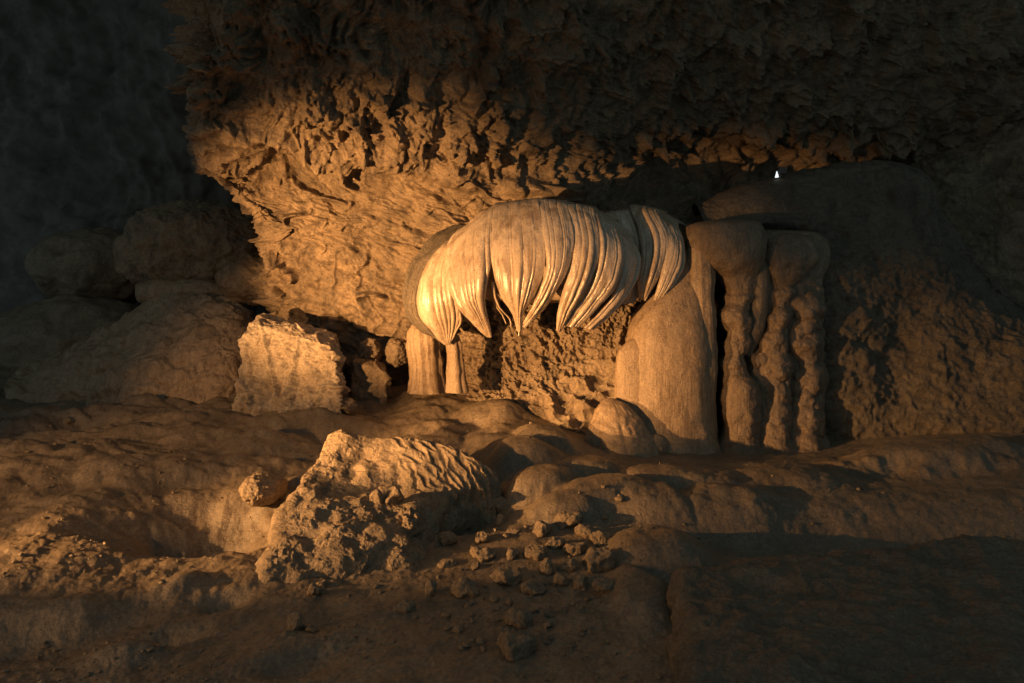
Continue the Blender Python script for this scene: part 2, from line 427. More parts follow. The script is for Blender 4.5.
cr1 = np.exp(-(noise(S * np.array([.8, .9, 1.9]), 161) / .045) ** 2) * sstep(-.1, .25, fbm(G * 1.2, 2, 162))
cr2 = np.exp(-(noise(Wp * np.array([2.6, 2.6, 3.2]), 163) / .06) ** 2) * sstep(-.05, .25, fbm(G * 1.6, 2, 164))
d_lo = d_lo - .32 * cr1 - .10 * cr2 - .35 * np.clip(fbm(S * np.array([2.0, 2, 4.2]), 4, 72, .6) - .14, 0, 1) + .03 * het * fbm(Wp * 12, 3, 165, .7)
d_up = d_up + .035 * fbm(Wp * 15, 3, 166, .7) - .10 * cr2
d = up * d_up + (1 - up) * d_lo + (.012 + .03 * het) * fbm(G * 9, 4, 33, .6) + .006 * fbm(G * 26, 2, 35)
d = d - .28 * np.exp(-((z - zc + .05) / .16) ** 2) * sstep(-.2, .35, fbm(G * 1.3, 3, 81) + .2)     # undercut along the crease
d = d * (.75 + .25 * sstep(.17, .24, np.linspace(0, 1, 820)))[:, None]
G = G + N_ * d[..., None]
struct(grid_obj("cave_wall", G, M['wall'], origin=(0, 14, 0)))

# ---------------------------------------------------------------- knobbly face below the canopy
C = [[at(430, 285, 13.3), at(480, 290, 12.9), at(530, 290, 12.8), at(580, 285, 12.8), at(620, 290, 12.7), at(680, 300, 12.9)],
     [at(430, 330, 13.3), at(478, 325, 12.8), at(530, 322, 12.6), at(580, 322, 12.6), at(620, 322, 12.5), at(680, 330, 12.9)],
     [at(435, 365, 13.2), at(480, 365, 12.7), at(530, 362, 12.5), at(580, 360, 12.4), at(625, 360, 12.2), at(680, 360, 12.9)],
     [at(440, 395, 13.0), at(480, 392, 12.5), at(530, 390, 12.2), at(580, 395, 11.9), at(630, 400, 11.8), at(680, 400, 12.8)],
     [at(440, 425, 12.6), at(480, 420, 12.1), at(530, 425, 11.8), at(580, 435, 11.5), at(630, 450, 11.5), at(680, 450, 12.5)]]
G = net(C, 330, 220); N_ = normals(G)
px_ = 512 + G[..., 0] / G[..., 1] * F; py_ = HOR + (CAM_H - G[..., 2]) / G[..., 1] * F
cob = sstep(520, 610, px_ + (py_ - 380) * 1.2)
Wp = G + .10 * np.stack([fbm(G * 3, 3, 141), fbm(G * 3, 3, 142), fbm(G * 3, 3, 143)], -1)
a1, a2 = worley(Wp * np.array([3.4, 3.4, 4.6]), 90, True)
b1 = worley(Wp * np.array([9, 9, 9]), 91); c1 = worley(Wp * 18, 92)
dc = .30 * np.sqrt(np.clip(1 - (a1 / .75) ** 2, 0, 1)) - .05
dr = .17 * (.6 - b1) + .10 * (.6 - c1) + .13 * ridged(G * 2.6, 3, 93) + .10 * fbm(G * 6, 4, 94, .65) - .15 * np.clip(fbm(Wp * 3.5, 3, 96) - .15, 0, 1)
G = G + N_ * (cob * dc + (1 - cob) * dr + .006 * fbm(G * 30, 2, 95))[..., None]
tag(grid_obj("rock_outcrop", G, M['crust']), "knobbly cobbled rock face low under the fringe of the hanging flowstone canopy", "rock outcrop")

# ---------------------------------------------------------------- rock ledge and wall on the right
rows = [
    [(690, 215, 16), (740, 200, 16), (800, 185, 16), (860, 172, 16), (905, 172, 16), (935, 185, 16), (955, 225, 16), (1020, 300, 15.5), (1120, 330, 15)],
    [(694, 203, 13.6), (740, 186, 13.6), (800, 171, 13.6), (860, 160, 13.5), (905, 163, 13.4), (938, 180, 13.4), (951, 220, 13.5), (1020, 300, 13.2), (1120, 325, 12.8)],
    [(700, 213, 12.9), (740, 205, 12.9), (800, 195, 12.9), (850, 182, 13), (900, 180, 12.9), (934, 195, 13), (953, 240, 13.1), (1020, 308, 12.9), (1120, 330, 12.5)],
    [(705, 235, 13.1), (740, 236, 13), (800, 235, 12.65), (850, 220, 12.75), (900, 214, 12.75), (930, 222, 12.9), (957, 265, 12.85), (1020, 315, 12.6), (1120, 335, 12.2)],
    [(705, 290, 13.3), (740, 290, 13.1), (800, 290, 12.5), (850, 280, 12.4), (900, 275, 12.55), (940, 280, 12.5), (970, 302, 12.4), (1030, 330, 12.2), (1120, 345, 11.9)],
    [(705, 360, 13.3), (740, 360, 13.1), (800, 360, 12.35), (850, 350, 12.15), (900, 350, 12.3), (940, 350, 12.1), (980, 355, 12), (1040, 370, 11.6), (1120, 370, 11.2)],
    [(705, 445, 13), (740, 445, 12.8), (800, 450, 12.1), (850, 450, 11.9), (900, 455, 11.7), (940, 455, 11.5), (980, 455, 11.3), (1040, 455, 11.1), (1120, 455, 10.7)]]
C = [[at(*p) for p in r] for r in rows]
G = net(C, 480, 400); N_ = normals(G)
px_ = 512 + G[..., 0] / G[..., 1] * F; py_ = HOR + (CAM_H - G[..., 2]) / G[..., 1] * F
v = np.linspace(0, 1, 400)[None, :] * np.ones((480, 1))
Wp = G + .12 * np.stack([fbm(G * 2.2, 3, 241), fbm(G * 2.2, 3, 242), fbm(G * 2.2, 3, 243)], -1)
ca, sa = math.cos(-.25), math.sin(-.25)
S = np.stack([G[..., 0] * ca - G[..., 2] * sa, G[..., 1], G[..., 0] * sa + G[..., 2] * ca], -1)
rough = .09 * (.55 - worley(Wp * np.array([3.5, 3.5, 5]), 60)) + .05 * (.55 - worley(Wp * np.array([9, 9, 11]), 61)) + .11 * fbm(G * 1.3, 4, 62) + .05 * ridged(S * np.array([1.5, 1.5, 4]), 3, 63)
ribs = np.exp(-((px_ - 905) / 45) ** 4) * np.exp(-((py_ - 205) / 38) ** 4)     # ribbed drape hanging over the lip
smooth_top = np.exp(-((px_ - 745) / 65) ** 4) * sstep(235, 215, py_)
d = rough * (1 - .8 * ribs) * (1 - .7 * smooth_top) + ribs * .035 * np.abs(np.sin(G[..., 0] * 17 + 3.5 * noise(G * np.array([2.5, 2.5, .7]), 5))) * (1 + noise(G * 3, 8)) + ribs * .12
d = d - .16 * np.exp(-((py_ - 222 - .04 * (px_ - 740)) / 5) ** 2) * sstep(830, 790, px_)   # slot under the smooth slab
d = d + .006 * fbm(G * 25, 2, 66)
G = G + N_ * d[..., None]
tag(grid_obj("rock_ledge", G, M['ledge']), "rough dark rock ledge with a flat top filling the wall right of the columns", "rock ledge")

C = [[at(*p) for p in r] for r in [
    [(860, 190, 17.5), (930, 165, 17.5), (990, 138, 17.5), (1060, 118, 17.5), (1160, 100, 17.5), (1300, 90, 17)],
    [(865, 200, 16.0), (930, 170, 15.8), (985, 140, 15.6), (1055, 120, 15.3), (1160, 102, 15), (1300, 90, 14.5)],
    [(870, 250, 15.2), (935, 225, 15.0), (985, 200, 14.8), (1055, 180, 14.4), (1160, 170, 14), (1300, 160, 13.5)],
    [(880, 330, 14.6), (940, 310, 14.3), (990, 300, 14.0), (1055, 290, 13.6), (1160, 280, 13.2), (1300, 270, 12.6)],
    [(890, 450, 14), (950, 450, 13.6), (1000, 450, 13.2), (1060, 450, 12.8), (1160, 450, 12.4), (1300, 450, 11.8)]]]
G = net(C, 300, 260); N_ = normals(G)
if N_[..., 1].mean() > 0: N_ = -N_
S = np.stack([G[..., 0] * .95 - G[..., 2] * .3, G[..., 1], G[..., 0] * .3 + G[..., 2] * .95], -1)
G = G + N_ * (.30 * fbm(G * .8, 5, 371, .55) + .14 * ridged(S * np.array([.8, 1, 2.6]), 4, 372) + .05 * fbm(G * 6, 4, 373, .65))[..., None]
tag(grid_obj("rock_slope", G, M['wall']), "dim bedded rock slope rising to the right edge beyond the ledge", "rock slope")

# ---------------------------------------------------------------- left boulders
def ico(sub):
    import bmesh
    bm = bmesh.new(); bmesh.ops.create_icosphere(bm, subdivisions=sub, radius=1)
    V = np.array([v.co[:] for v in bm.verts]); Fc = np.array([[v.index for v in f.verts] for f in bm.faces]); bm.free()
    return V, Fc
ICO = {s: ico(s) for s in (4, 5, 6, 7)}

def boulder(name, label, cat, c, r, seed, mat, sub=6, amp=.12, fr=1.4, flow=0.0, cuts=0, sq=2.0, rot=0.0, group=None, fine=.02, crust=0.0, tilt=0.0, parent=None):
    V, Fc = ICO[sub]
    n = V.copy()
    rng = np.random.RandomState(seed)
    if sq != 2.0:
        n = n / (np.abs(n) ** sq).sum(1, keepdims=True) ** (1 / sq)
    for k in range(cuts):
        a = rng.normal(size=3); a /= np.linalg.norm(a); t = rng.uniform(.5, .8)
        dd = n @ a - t; n = n - np.clip(dd, 0, 9)[:, None] * a * .92
    p = n * np.asarray(r)
    c3, s3 = math.cos(tilt), math.sin(tilt)
    p = np.stack([p[:, 0] * c3 + p[:, 2] * s3, p[:, 1], -p[:, 0] * s3 + p[:, 2] * c3], -1)
    c2, s2 = math.cos(rot), math.sin(rot)
    p = np.stack([p[:, 0] * c2 - p[:, 1] * s2, p[:, 0] * s2 + p[:, 1] * c2, p[:, 2]], -1)
    q = p + seed * 7.3
    rm = float(np.mean(r))
    d = amp * rm * fbm(q * fr / rm, 5, seed)
    if flow: d = d + flow * rm * (.5 - worley(q * np.array([1, 1, 1.5]) * 2.6 / rm, seed + 3))
    d = d + fine * rm * fbm(q * 9 / rm, 4, seed + 9, .62)
    if crust:
        d = d + crust * (.55 - worley(q * 14, seed + 5)) + crust * .7 * fbm(q * 9, 3, seed + 6, .7)
    nn = V / np.linalg.norm(V, axis=1, keepdims=True)
    p = p + nn * d[:, None]
    o = mesh_obj(name, p + np.asarray(c), Fc, mat, parent, None if parent else (c[0], c[1], c[2] - r[2]))
    if parent is None: tag(o, label, cat, group)
    return o

def ell(px, py, Y, rx, rz, ry):
    """centre and radii of a rock from its place in the picture"""
    return at(px, py, Y), (rx / F * Y, ry, rz / F * Y)

c, r = ell(203, 250, 16.2, 76, 48, 1.2)
boulder("boulder", "big rounded dim boulder perched highest on the left against the bright wall", "boulder", c, r, 11, M['wall'], 7, .26, 1.1, .09, sq=2.3, fine=.05, crust=.03)
c, r = ell(196, 292, 15.9, 54, 15, .9)
boulder("rock_slab", "thin dark slab wedged between the high boulder and the scalloped slope", "rock slab", c, r, 12, M['flow'], 6, .2, 1.5, .05, sq=2.6, fine=.03)
C = [[at(*p) for p in r] for r in [
    [(20, 370, 17), (70, 352, 17), (110, 335, 16.8), (150, 318, 16.5), (190, 308, 16.2), (225, 308, 16), (256, 316, 15.8), (270, 330, 16)],
    [(20, 368, 16), (70, 348, 16), (108, 326, 15.8), (146, 303, 15.5), (186, 292, 15.2), (225, 293, 14.9), (254, 308, 14.8), (268, 325, 15.3)],
    [(15, 376, 15.4), (62, 358, 15.3), (98, 340, 15.1), (136, 322, 14.8), (180, 312, 14.5), (225, 315, 14.2), (252, 328, 14.2), (266, 345, 14.8)],
    [(10, 386, 15), (55, 372, 14.8), (90, 358, 14.6), (128, 346, 14.3), (175, 340, 14.0), (222, 342, 13.7), (250, 354, 13.8), (264, 368, 14.5)],
    [(5, 400, 14.6), (50, 392, 14.4), (84, 384, 14.2), (122, 376, 13.9), (170, 372, 13.6), (218, 374, 13.35), (248, 384, 13.5), (262, 392, 14.2)],
    [(0, 425, 14.3), (45, 420, 14.1), (80, 418, 13.9), (118, 416, 13.6), (168, 414, 13.3), (215, 414, 13.0), (246, 418, 13.3), (260, 420, 14)]]]
G = net(C, 420, 260); N_ = normals(G)
if N_[..., 1].mean() > 0: N_ = -N_
Wp = G + .42 * np.stack([fbm(G * 1.3, 3, 341), fbm(G * 1.3, 3, 342), fbm(G * 1.3, 3, 343)], -1)
w1, w2 = worley(Wp * np.array([1.3, 1.0, 2.0]), 345, True)
v1, v2 = worley(Wp * np.array([4.2, 4.2, 6]), 346, True)
d = .17 * np.clip(w2 - w1, 0, .6) + .04 * np.clip(v2 - v1, 0, .6) + .30 * fbm(G * .75, 4, 347) + .07 * billow(Wp * 1.6, 3, 349) + .012 * fbm(G * 14, 3, 348)
G = G + N_ * d[..., None]
tag(grid_obj("flowstone_slope", G, M['flow']), "long rippled flowstone slope with scalloped skin running down to the crusty block", "flowstone slope")
c, r = ell(80, 355, 17.5, 90, 60, 1.6)
boulder("boulder", "low boulder almost lost in the dark at the far left", "boulder", c, r, 15, M['rock'], 6, .22, 1.4, .08)
c, r = ell(95, 268, 18.2, 60, 38, 1.4)
boulder("boulder", "hulking boulder in the darkness left of the high rounded one", "boulder", c, r, 16, M['rock'], 6, .25, 1.4, .08)
c, r = ell(256, 280, 14.9, 38, 24, .6)
boulder("boulder", "small cracked boulder bridging the high boulder and the bright wall", "boulder", c, r, 17, M['wall'], 6, .25, 1.6, .08, fine=.04)

# ---------------------------------------------------------------- crusty block and its neighbours
def block(name, label, cat, ctrl_top, ctrl_bot, depth, seed, mat, n=220, m=150, crust=.05, amp=.06, group=None):
    """four-sided block: ctrl_top / ctrl_bot = (px, py, Y) of its left-back, left-front, right-front, right-back corners"""
    def ring(ct):
        P = [at(*p) for p in ct]
        pts = []
        for i in range(4):
            a, b = P[i], P[(i + 1) % 4]
            for t in np.linspace(0, 1, 6)[:-1]:
                pts.append(a + (b - a) * t)
        return np.array(pts)
    T, B = ring(ctrl_top), ring(ctrl_bot)
    T2 = T.mean(0) + (T - T.mean(0)) * .90 + np.array([0, 0, .015])
    T3 = T.mean(0) + (T - T.mean(0)) * .45 + np.array([0, 0, .05]); T4 = T.mean(0) + (T - T.mean(0)) * .02 + np.array([0, 0, .06])
    rows = [T4, T3, T2, T * .97 + B * .03] + [T * (1 - t) + B * t for t in (.2, .4, .6, .8, 1.0)]
    R = np.array(rows)
    R = np.concatenate([R, R[:, :1]], 1)
    G = net(R, n + 1, m)[:-1]
    N_ = normals(G, True)
    Wp = G + .05 * np.stack([fbm(G * 5, 3, seed), fbm(G * 5, 3, seed + 1), fbm(G * 5, 3, seed + 2)], -1)
    d = amp * fbm(G * 1.8, 4, seed + 3) * 2 + crust * (.5 - worley(Wp * np.array([7, 7, 5]), seed + 4)) * 1.6 + crust * (.5 - worley(Wp * 16, seed + 5)) + amp * ridged(G * np.array([2.2, 2.2, 1.2]), 3, seed + 6) + .4 * crust * fbm(G * 24, 3, seed + 8, .7)
    crack = np.exp(-(noise(G * np.array([1.7, 1.7, .8]), seed + 7) / .05) ** 2)
    d = d - .10 * crack + .05 * fbm(G * 5, 4, seed + 11, .7)
    d = d - .22 * np.clip(fbm(G * np.array([2.6, 2.6, 1.5]), 3, seed + 12) - .12, 0, 1)
    d = d * (.35 + .65 * sstep(.30, .50, np.linspace(0, 1, m)))[None]
    G = G + N_ * d[..., None]
    return tag(grid_obj(name, G, mat, wrap=True), label, cat, group)

block("rock_block", "squarish crusty block with a bright left face standing on the floor by the wall", "rock block",
      [(262, 312, 13.2), (249, 322, 12.5), (330, 346, 12.2), (336, 334, 13.0)], [(244, 410, 13.1), (233, 416, 12.3), (343, 418, 11.9), (343, 408, 13.0)], 1, 300, M['block'], 300, 200, .065, .085)
block("rock_block", "small rough block in the shadow between the crusty block and the short columns", "rock block",
      [(355, 356, 13.3), (352, 362, 12.8), (386, 372, 12.7), (386, 364, 13.2)], [(352, 405, 13.3), (350, 412, 12.7), (388, 410, 12.6), (388, 404, 13.2)], 1, 320, M['crust'], 120, 90, .035, .05)
c, r = ell(370, 352, 13.3, 11, 13, .25)
boulder("stone", "little lit stone on top of the small shadowed block", "stone", c, r, 21, M['crust'], 5, .3, 1.6, fine=.08, crust=.03)
c, r = ell(346, 406, 12.1, 11, 8, .2)
boulder("stone", "pale chip of rock at the right foot of the crusty block", "stone", c, r, 22, M['crust'], 5, .3, 1.6, fine=.08, cuts=3)
c, r = ell(398, 352, 13.2, 12, 14, .3)
boulder("stone", "knobbly lump of rock jutting out left of the short fluted column", "stone", c, r, 23, M['crust'], 5, .35, 1.6, fine=.08, crust=.03)

# ---------------------------------------------------------------- the flowstone canopy
canopy = thing("flowstone_canopy", "huge pale jellyfish shaped flowstone canopy with fringed hem hanging over the rock face", "flowstone canopy", at(530, 335, 11.6))

def drapery(left, right, mid, flutes, seed, depth=.16, name="drapery", nu=130, nv=230, hem=.012):
    """a fold of the canopy: left and right edges (px, py, Y) from the crown down to the hem tip, mid = how far it bellies out"""
    Lc = np.array([at(*p) for p in left]); Rc = np.array([at(*p) for p in right])
    K = len(Lc)
    ctrl = []
    for i in range(K):
        a, b = Lc[i], Rc[i]
        w = np.linalg.norm(b - a)
        row = []
        for t in np.linspace(0, 1, 7):
            p = a + (b - a) * t
            bel = (1 - abs(2 * t - 1) ** 2.4)
            p = p + np.array([0, -1, 0]) * min(mid, w * .55) * bel * (0, .08, .35, .75, 1, 1, .8)[i]
            row.append(p)
        ctrl.append(row)
    G = net(ctrl, nu, nv)
    N_ = normals(G)
    if N_[nu // 2, nv // 2, 1] > 0: N_ = -N_
    u = np.linspace(0, 1, nu); v = np.linspace(0, 1, nv)
    rng = np.random.RandomState(seed)
    # rounded folds between sharp grooves, each fold of its own width and starting height
    e = np.cumsum(rng.choice([.4, .6, 1.0, 1.5, 2.0], flutes) * rng.uniform(.8, 1.2, flutes)); e = np.r_[0, e / e[-1]]
    U = u[:, None] + 0.03 * np.sin(v[None] * rng.uniform(2, 6) + rng.uniform(0, 6)) + .010 * noise(np.stack([u[:, None] * 3 + 0 * v[None], v[None] * 4 + 0 * u[:, None], 0 * u[:, None] + 0 * v[None] + seed], -1), seed)
    U = np.clip(U, 0, 1)
    k = np.clip(np.searchsorted(e, U.ravel(), 'right').reshape(U.shape) - 1, 0, flutes - 1)
    w = e[k + 1] - e[k]; t = (U - e[k]) / w
    prof = np.sqrt(np.clip(1 - (2 * t - 1) ** 2, 0, 1))
    amp_k = rng.uniform(.35, 1.4, flutes); st_k = rng.uniform(-.05, .6, flutes)
    vv = v[None] * np.ones_like(U)
    width = np.linalg.norm(G[-1] - G[0], axis=-1)[None]
    grow = sstep(0, .5, vv - st_k[k])
    d = (prof - .6) * np.minimum(.7 * w * width, .10) * amp_k[k] * (.12 + 1.05 * grow)
    # finer, uneven pleats running down inside the folds
    q = np.stack([U * flutes * 3.1 + seed, vv * .9, 0 * U], -1)
    d = d + (.014 * ridged(q * np.array([.22, .8, 1]), 2, seed + 1, .3) + .0015 * noise(q * np.array([3.2, 1.6, 1]), seed + 5)) * (.25 + .75 * sstep(.05, .6, vv))
    d = d + .035 * fbm(G * np.array([2.8, 2.8, 1.6]), 3, seed + 2) + .007 * fbm(G * np.array([16, 16, 4]), 4, seed + 3, .65)
    G = G + N_ * d[..., None]
    # thickness: fold the sheet back behind itself
    back = G - N_ * (.035 * (1 - .6 * vv))[..., None] + np.array([0, .02, 0])
    n, m = G.shape[:2]
    V = np.concatenate([G.reshape(-1, 3), back.reshape(-1, 3)])
    f1 = grid_faces(n, m); f2 = f1[:, ::-1] + n * m
    idx = np.arange(n * m).reshape(n, m)
    def strip(a, b=None):
        return np.stack([a[:-1], a[1:], a[1:] + n * m, a[:-1] + n * m], -1)
    rim = np.concatenate([strip(idx[0]), strip(idx[-1])[:, ::-1], strip(idx[:, 0])[:, ::-1], strip(idx[:, -1])])
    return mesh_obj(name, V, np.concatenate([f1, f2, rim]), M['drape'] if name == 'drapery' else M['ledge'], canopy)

# back row behind the crown, then crown, shoulder, belly, lower belly, near hem, tip
D_ = []
D_.append(drapery([(455, 238, 12.5), (440, 247, 11.95), (424, 268, 11.75), (415, 295, 11.7), (418, 317, 11.75), (430, 330, 11.8), (445, 343, 11.85)],
        [(480, 225, 12.5), (458, 240, 11.85), (455, 262, 11.45), (457, 290, 11.35), (460, 312, 11.45), (457, 328, 11.6), (450, 345, 11.7)], .13, 6, 401))
D_.append(drapery([(475, 225, 12.4), (452, 236, 11.75), (446, 257, 11.45), (449, 282, 11.3), (458, 306, 11.3), (473, 323, 11.35), (487, 336, 11.4)],
        [(505, 205, 12.3), (494, 206, 11.6), (491, 240, 11.12), (491, 268, 11.02), (486, 292, 11.1), (486, 312, 11.2), (491, 337, 11.3)], .22, 7, 402))
D_.append(drapery([(505, 205, 12.3), (493, 206, 11.6), (490, 240, 11.12), (493, 270, 11.02), (500, 295, 11.08), (512, 313, 11.15), (518, 331, 11.22)],
        [(540, 205, 12.2), (538, 199, 11.5), (545, 240, 10.98), (544, 270, 10.92), (536, 293, 11.0), (524, 313, 11.1), (521, 331, 11.2)], .16, 7, 403))
D_.append(drapery([(535, 205, 12.2), (537, 199, 11.5), (544, 240, 10.98), (546, 268, 10.92), (539, 292, 11.0), (530, 310, 11.08), (521, 326, 11.2)],
        [(575, 208, 12.2), (567, 203, 11.5), (574, 236, 11.05), (570, 264, 11.02), (559, 288, 11.05), (543, 310, 11.12), (526, 328, 11.2)], .14, 6, 404))
D_.append(drapery([(568, 208, 12.2), (566, 203, 11.5), (573, 240, 11.08), (569, 270, 11.05), (562, 295, 11.1), (558, 313, 11.2), (557, 331, 11.25)],
        [(602, 212, 12.2), (594, 208, 11.55), (600, 240, 11.12), (596, 268, 11.1), (586, 290, 11.15), (573, 310, 11.22), (561, 331, 11.28)], .13, 5, 405))
D_.append(drapery([(595, 212, 12.2), (593, 208, 11.55), (599, 240, 11.14), (596, 268, 11.12), (588, 290, 11.18), (576, 308, 11.25), (564, 326, 11.3)],
        [(625, 222, 12.2), (614, 220, 11.65), (624, 246, 11.3), (622, 270, 11.28), (612, 292, 11.3), (598, 308, 11.35), (580, 326, 11.4)], .12, 5, 406))
D_.append(drapery([(612, 220, 12.2), (612, 219, 11.7), (622, 246, 11.35), (621, 272, 11.33), (614, 292, 11.36), (600, 310, 11.4), (584, 328, 11.42)],
        [(640, 235, 12.4), (630, 230, 12.1), (640, 256, 11.75), (637, 276, 11.7), (628, 292, 11.7), (614, 310, 11.6), (592, 329, 11.5)], .12, 4, 407))
D_.append(drapery([(640, 205, 12.8), (630, 206, 12.3), (638, 228, 12.0), (640, 252, 11.9), (637, 275, 11.9), (638, 290, 11.95), (640, 299, 12.0)],
        [(668, 212, 12.8), (656, 210, 12.2), (668, 236, 11.85), (666, 258, 11.8), (658, 278, 11.8), (650, 292, 11.85), (645, 301, 11.9)], .14, 6, 408))
D_.append(drapery([(662, 212, 12.8), (655, 210, 12.2), (667, 236, 11.85), (665, 258, 11.8), (660, 278, 11.8), (655, 292, 11.85), (652, 303, 11.9)],
        [(692, 228, 12.8), (678, 224, 12.3), (685, 245, 12.0), (684, 264, 11.95), (676, 280, 11.95), (668, 292, 11.95), (658, 303, 11.95)], .13, 6, 409))

D_.append(drapery([(604, 216, 12.4), (606, 214, 12.05), (620, 238, 11.85), (622, 262, 11.8), (616, 280, 11.85), (612, 296, 11.9), (608, 306, 11.95)],
        [(652, 210, 12.8), (644, 207, 12.5), (650, 232, 12.2), (650, 256, 12.15), (646, 276, 12.15), (642, 290, 12.15), (634, 302, 12.15)], .05, 5, 411))
# inner core that carries the folds
def tube(axis, mat, name, parent=None, n=96, m=160, flutes=0, famp=.0, lump=.0, seed=0, fine=.004, label=None, cat=None, group=None, squash=1.0, knob=0.0, sq=2.0, grow=1.0):
    """axis: (px, py, Y, radius px) down its length; closed at both ends; squash flattens it in depth"""
    A = np.array([list(at(a[0], a[1], a[2])) + [a[3] / F * a[2]] for a in axis])
    A = catmull(A, m); A[:, 3] = np.maximum(A[:, 3], .002) * grow
    th = np.linspace(0, 2 * math.pi, n, endpoint=False)
    G = np.zeros((n, m, 3))
    se = (np.abs(np.cos(th)) ** sq + np.abs(np.sin(th)) ** sq) ** (-1 / sq)
    G[..., 0] = A[None, :, 0] + (se * np.cos(th))[:, None] * A[None, :, 3]
    G[..., 1] = A[None, :, 1] + (se * np.sin(th))[:, None] * A[None, :, 3] * squash
    G[..., 2] = A[None, :, 2]
    d = np.zeros((n, m))
    R = A[None, :, 3]
    if flutes:
        rng = np.random.RandomState(seed + 5)
        ph = th[:, None] + .25 * noise(np.stack([np.cos(th)[:, None] + 0 * R, np.sin(th)[:, None] + 0 * R, G[..., 2] * .8], -1), seed)
        d = d + famp * (np.abs(np.sin(ph * flutes / 2)) - .5) * R / A[:, 3].max()
        d = d + famp * .4 * (np.abs(np.sin(ph * flutes * 1.3 / 2 + 1)) - .5)
    if lump: d = d + lump * fbm(G * 2.6 + seed, 3, seed) * 1.5
    if knob: d = d + knob * np.sqrt(np.clip(1 - (worley(G * np.array([6, 6, 5]) + seed, seed + 2) / .8) ** 2, 0, 1))
    d = d + fine * fbm(G * 14, 3, seed + 7)
    d = d * np.clip(R / .05, 0, 1)
    G[..., 0] += np.cos(th)[:, None] * d; G[..., 1] += np.sin(th)[:, None] * d
    o = grid_obj(name, G, mat, parent, True, None if parent else at(axis[-1][0], axis[-1][1], axis[-1][2]))
    if label: tag(o, label, cat, group)
    return o

tube([(535, 206, 12.6, 4), (536, 209, 12.6, 45), (537, 225, 12.6, 70), (537, 255, 12.6, 80), (537, 280, 12.6, 76), (538, 298, 12.55, 60), (540, 304, 12.6, 4)], M['drape'], "core", canopy, 128, 120, 0, 0, .08, 5, .01, squash=.42)

# narrow ribbons of calcite hanging from the hem
def ribbon(pts, w, seed, k):
    A = catmull(np.array([at(*p) for p in pts]), 40)
    n = 8; th = np.linspace(0, 2 * math.pi, n, endpoint=False)
    rad = w / F * 11.2 * np.linspace(1, .35, 40)
    G = np.zeros((n, 40, 3))
    G[..., 0] = A[None, :, 0] + np.cos(th)[:, None] * rad[None]
    G[..., 1] = A[None, :, 1] + np.sin(th)[:, None] * rad[None] * 2.2
    G[..., 2] = A[None, :, 2]
    G += .008 * np.stack([noise(G * 8, seed), noise(G * 8, seed + 1), 0 * G[..., 0]], -1)
    return grid_obj("ribbon", G, M['drape'], D_[k], True)
ribbon([(493, 282, 11.15), (495, 296, 11.2), (500, 308, 11.25), (509, 318, 11.3), (511, 326, 11.3)], 2.0, 1, 2)
ribbon([(494, 290, 11.25), (496, 305, 11.3), (503, 316, 11.35), (506, 324, 11.35)], 1.6, 2, 1)
ribbon([(545, 285, 11.15), (540, 300, 11.2), (531, 313, 11.25), (524, 328, 11.28)], 2.0, 3, 3)
ribbon([(562, 290, 11.2), (563, 305, 11.25), (560, 318, 11.3), (559, 332, 11.3)], 1.8, 4, 4)
ribbon([(575, 296, 11.25), (572, 308, 11.3), (566, 318, 11.3), (560, 329, 11.3)], 1.6, 5, 4)
ribbon([(620, 292, 11.5), (610, 306, 11.5), (598, 316, 11.5), (585, 330, 11.5)], 2.4, 6, 6)
ribbon([(458, 305, 11.5), (461, 320, 11.5), (456, 332, 11.6), (451, 342, 11.7)], 1.8, 7, 0)
ribbon([(516, 300, 11.2), (518, 312, 11.22), (519, 322, 11.22), (519, 336, 11.22)], 2.2, 8, 2)
# dark rind of rock hugging the left shoulder of the canopy
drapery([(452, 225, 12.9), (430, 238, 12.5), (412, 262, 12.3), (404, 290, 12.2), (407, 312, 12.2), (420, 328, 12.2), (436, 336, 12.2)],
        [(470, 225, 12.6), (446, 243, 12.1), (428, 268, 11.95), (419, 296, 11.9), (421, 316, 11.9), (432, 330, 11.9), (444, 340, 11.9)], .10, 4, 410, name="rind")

# ---------------------------------------------------------------- columns
tube([(424, 322, 12.6, 10), (423, 332, 12.6, 15), (424, 345, 12.6, 16), (426, 360, 12.6, 15), (427, 376, 12.6, 16), (428, 392, 12.6, 20)], M['flow'], "column", None, 90, 130, 9, .05, .04, 21,
     label="short fluted column under the left lobe of the canopy", cat="column")
tube([(452, 335, 11.9, 6), (454, 345, 11.9, 8), (455, 360, 11.9, 8), (456, 376, 11.9, 9), (457, 392, 11.9, 12)], M['flow'], "column", None, 60, 110, 6, .03, .03, 22,
     label="thin pillar just right of the short fluted column", cat="column")

big = thing("column", "broad smooth column bathed in orange light below the right lobe of the canopy", "column", at(668, 442, 12.0))
tube([(687, 244, 12.3, 3), (686, 252, 12.28, 11), (682, 270, 12.22, 19), (677, 290, 12.15, 26), (671, 308, 12.1, 33), (668, 326, 12.05, 38), (667, 350, 12.02, 42), (666, 385, 12.0, 43), (667, 420, 11.98, 45), (668, 442, 11.95, 48), (668, 458, 11.9, 56)], M['flow'], "shaft", big, 180, 240, 5, .012, .02, 31, .008, squash=.75, sq=2.5)
tube([(641, 336, 11.8, 3), (640, 342, 11.8, 13), (638, 354, 11.8, 21), (638, 380, 11.78, 23), (639, 410, 11.76, 25), (641, 445, 11.72, 28)], M['flow'], "lobe", big, 110, 160, 0, 0, .018, 32, .006, squash=.5, sq=2.3)
tube([(700, 236, 12.1, 4), (700, 244, 12.1, 11), (701, 270, 12.05, 13), (701, 300, 12.0, 13), (702, 350, 11.95, 14), (701, 400, 11.92, 14), (701, 440, 11.9, 16), (701, 456, 11.88, 22)], M['flow'], "rib", big, 90, 200, 9, .025, .03, 33, .01)

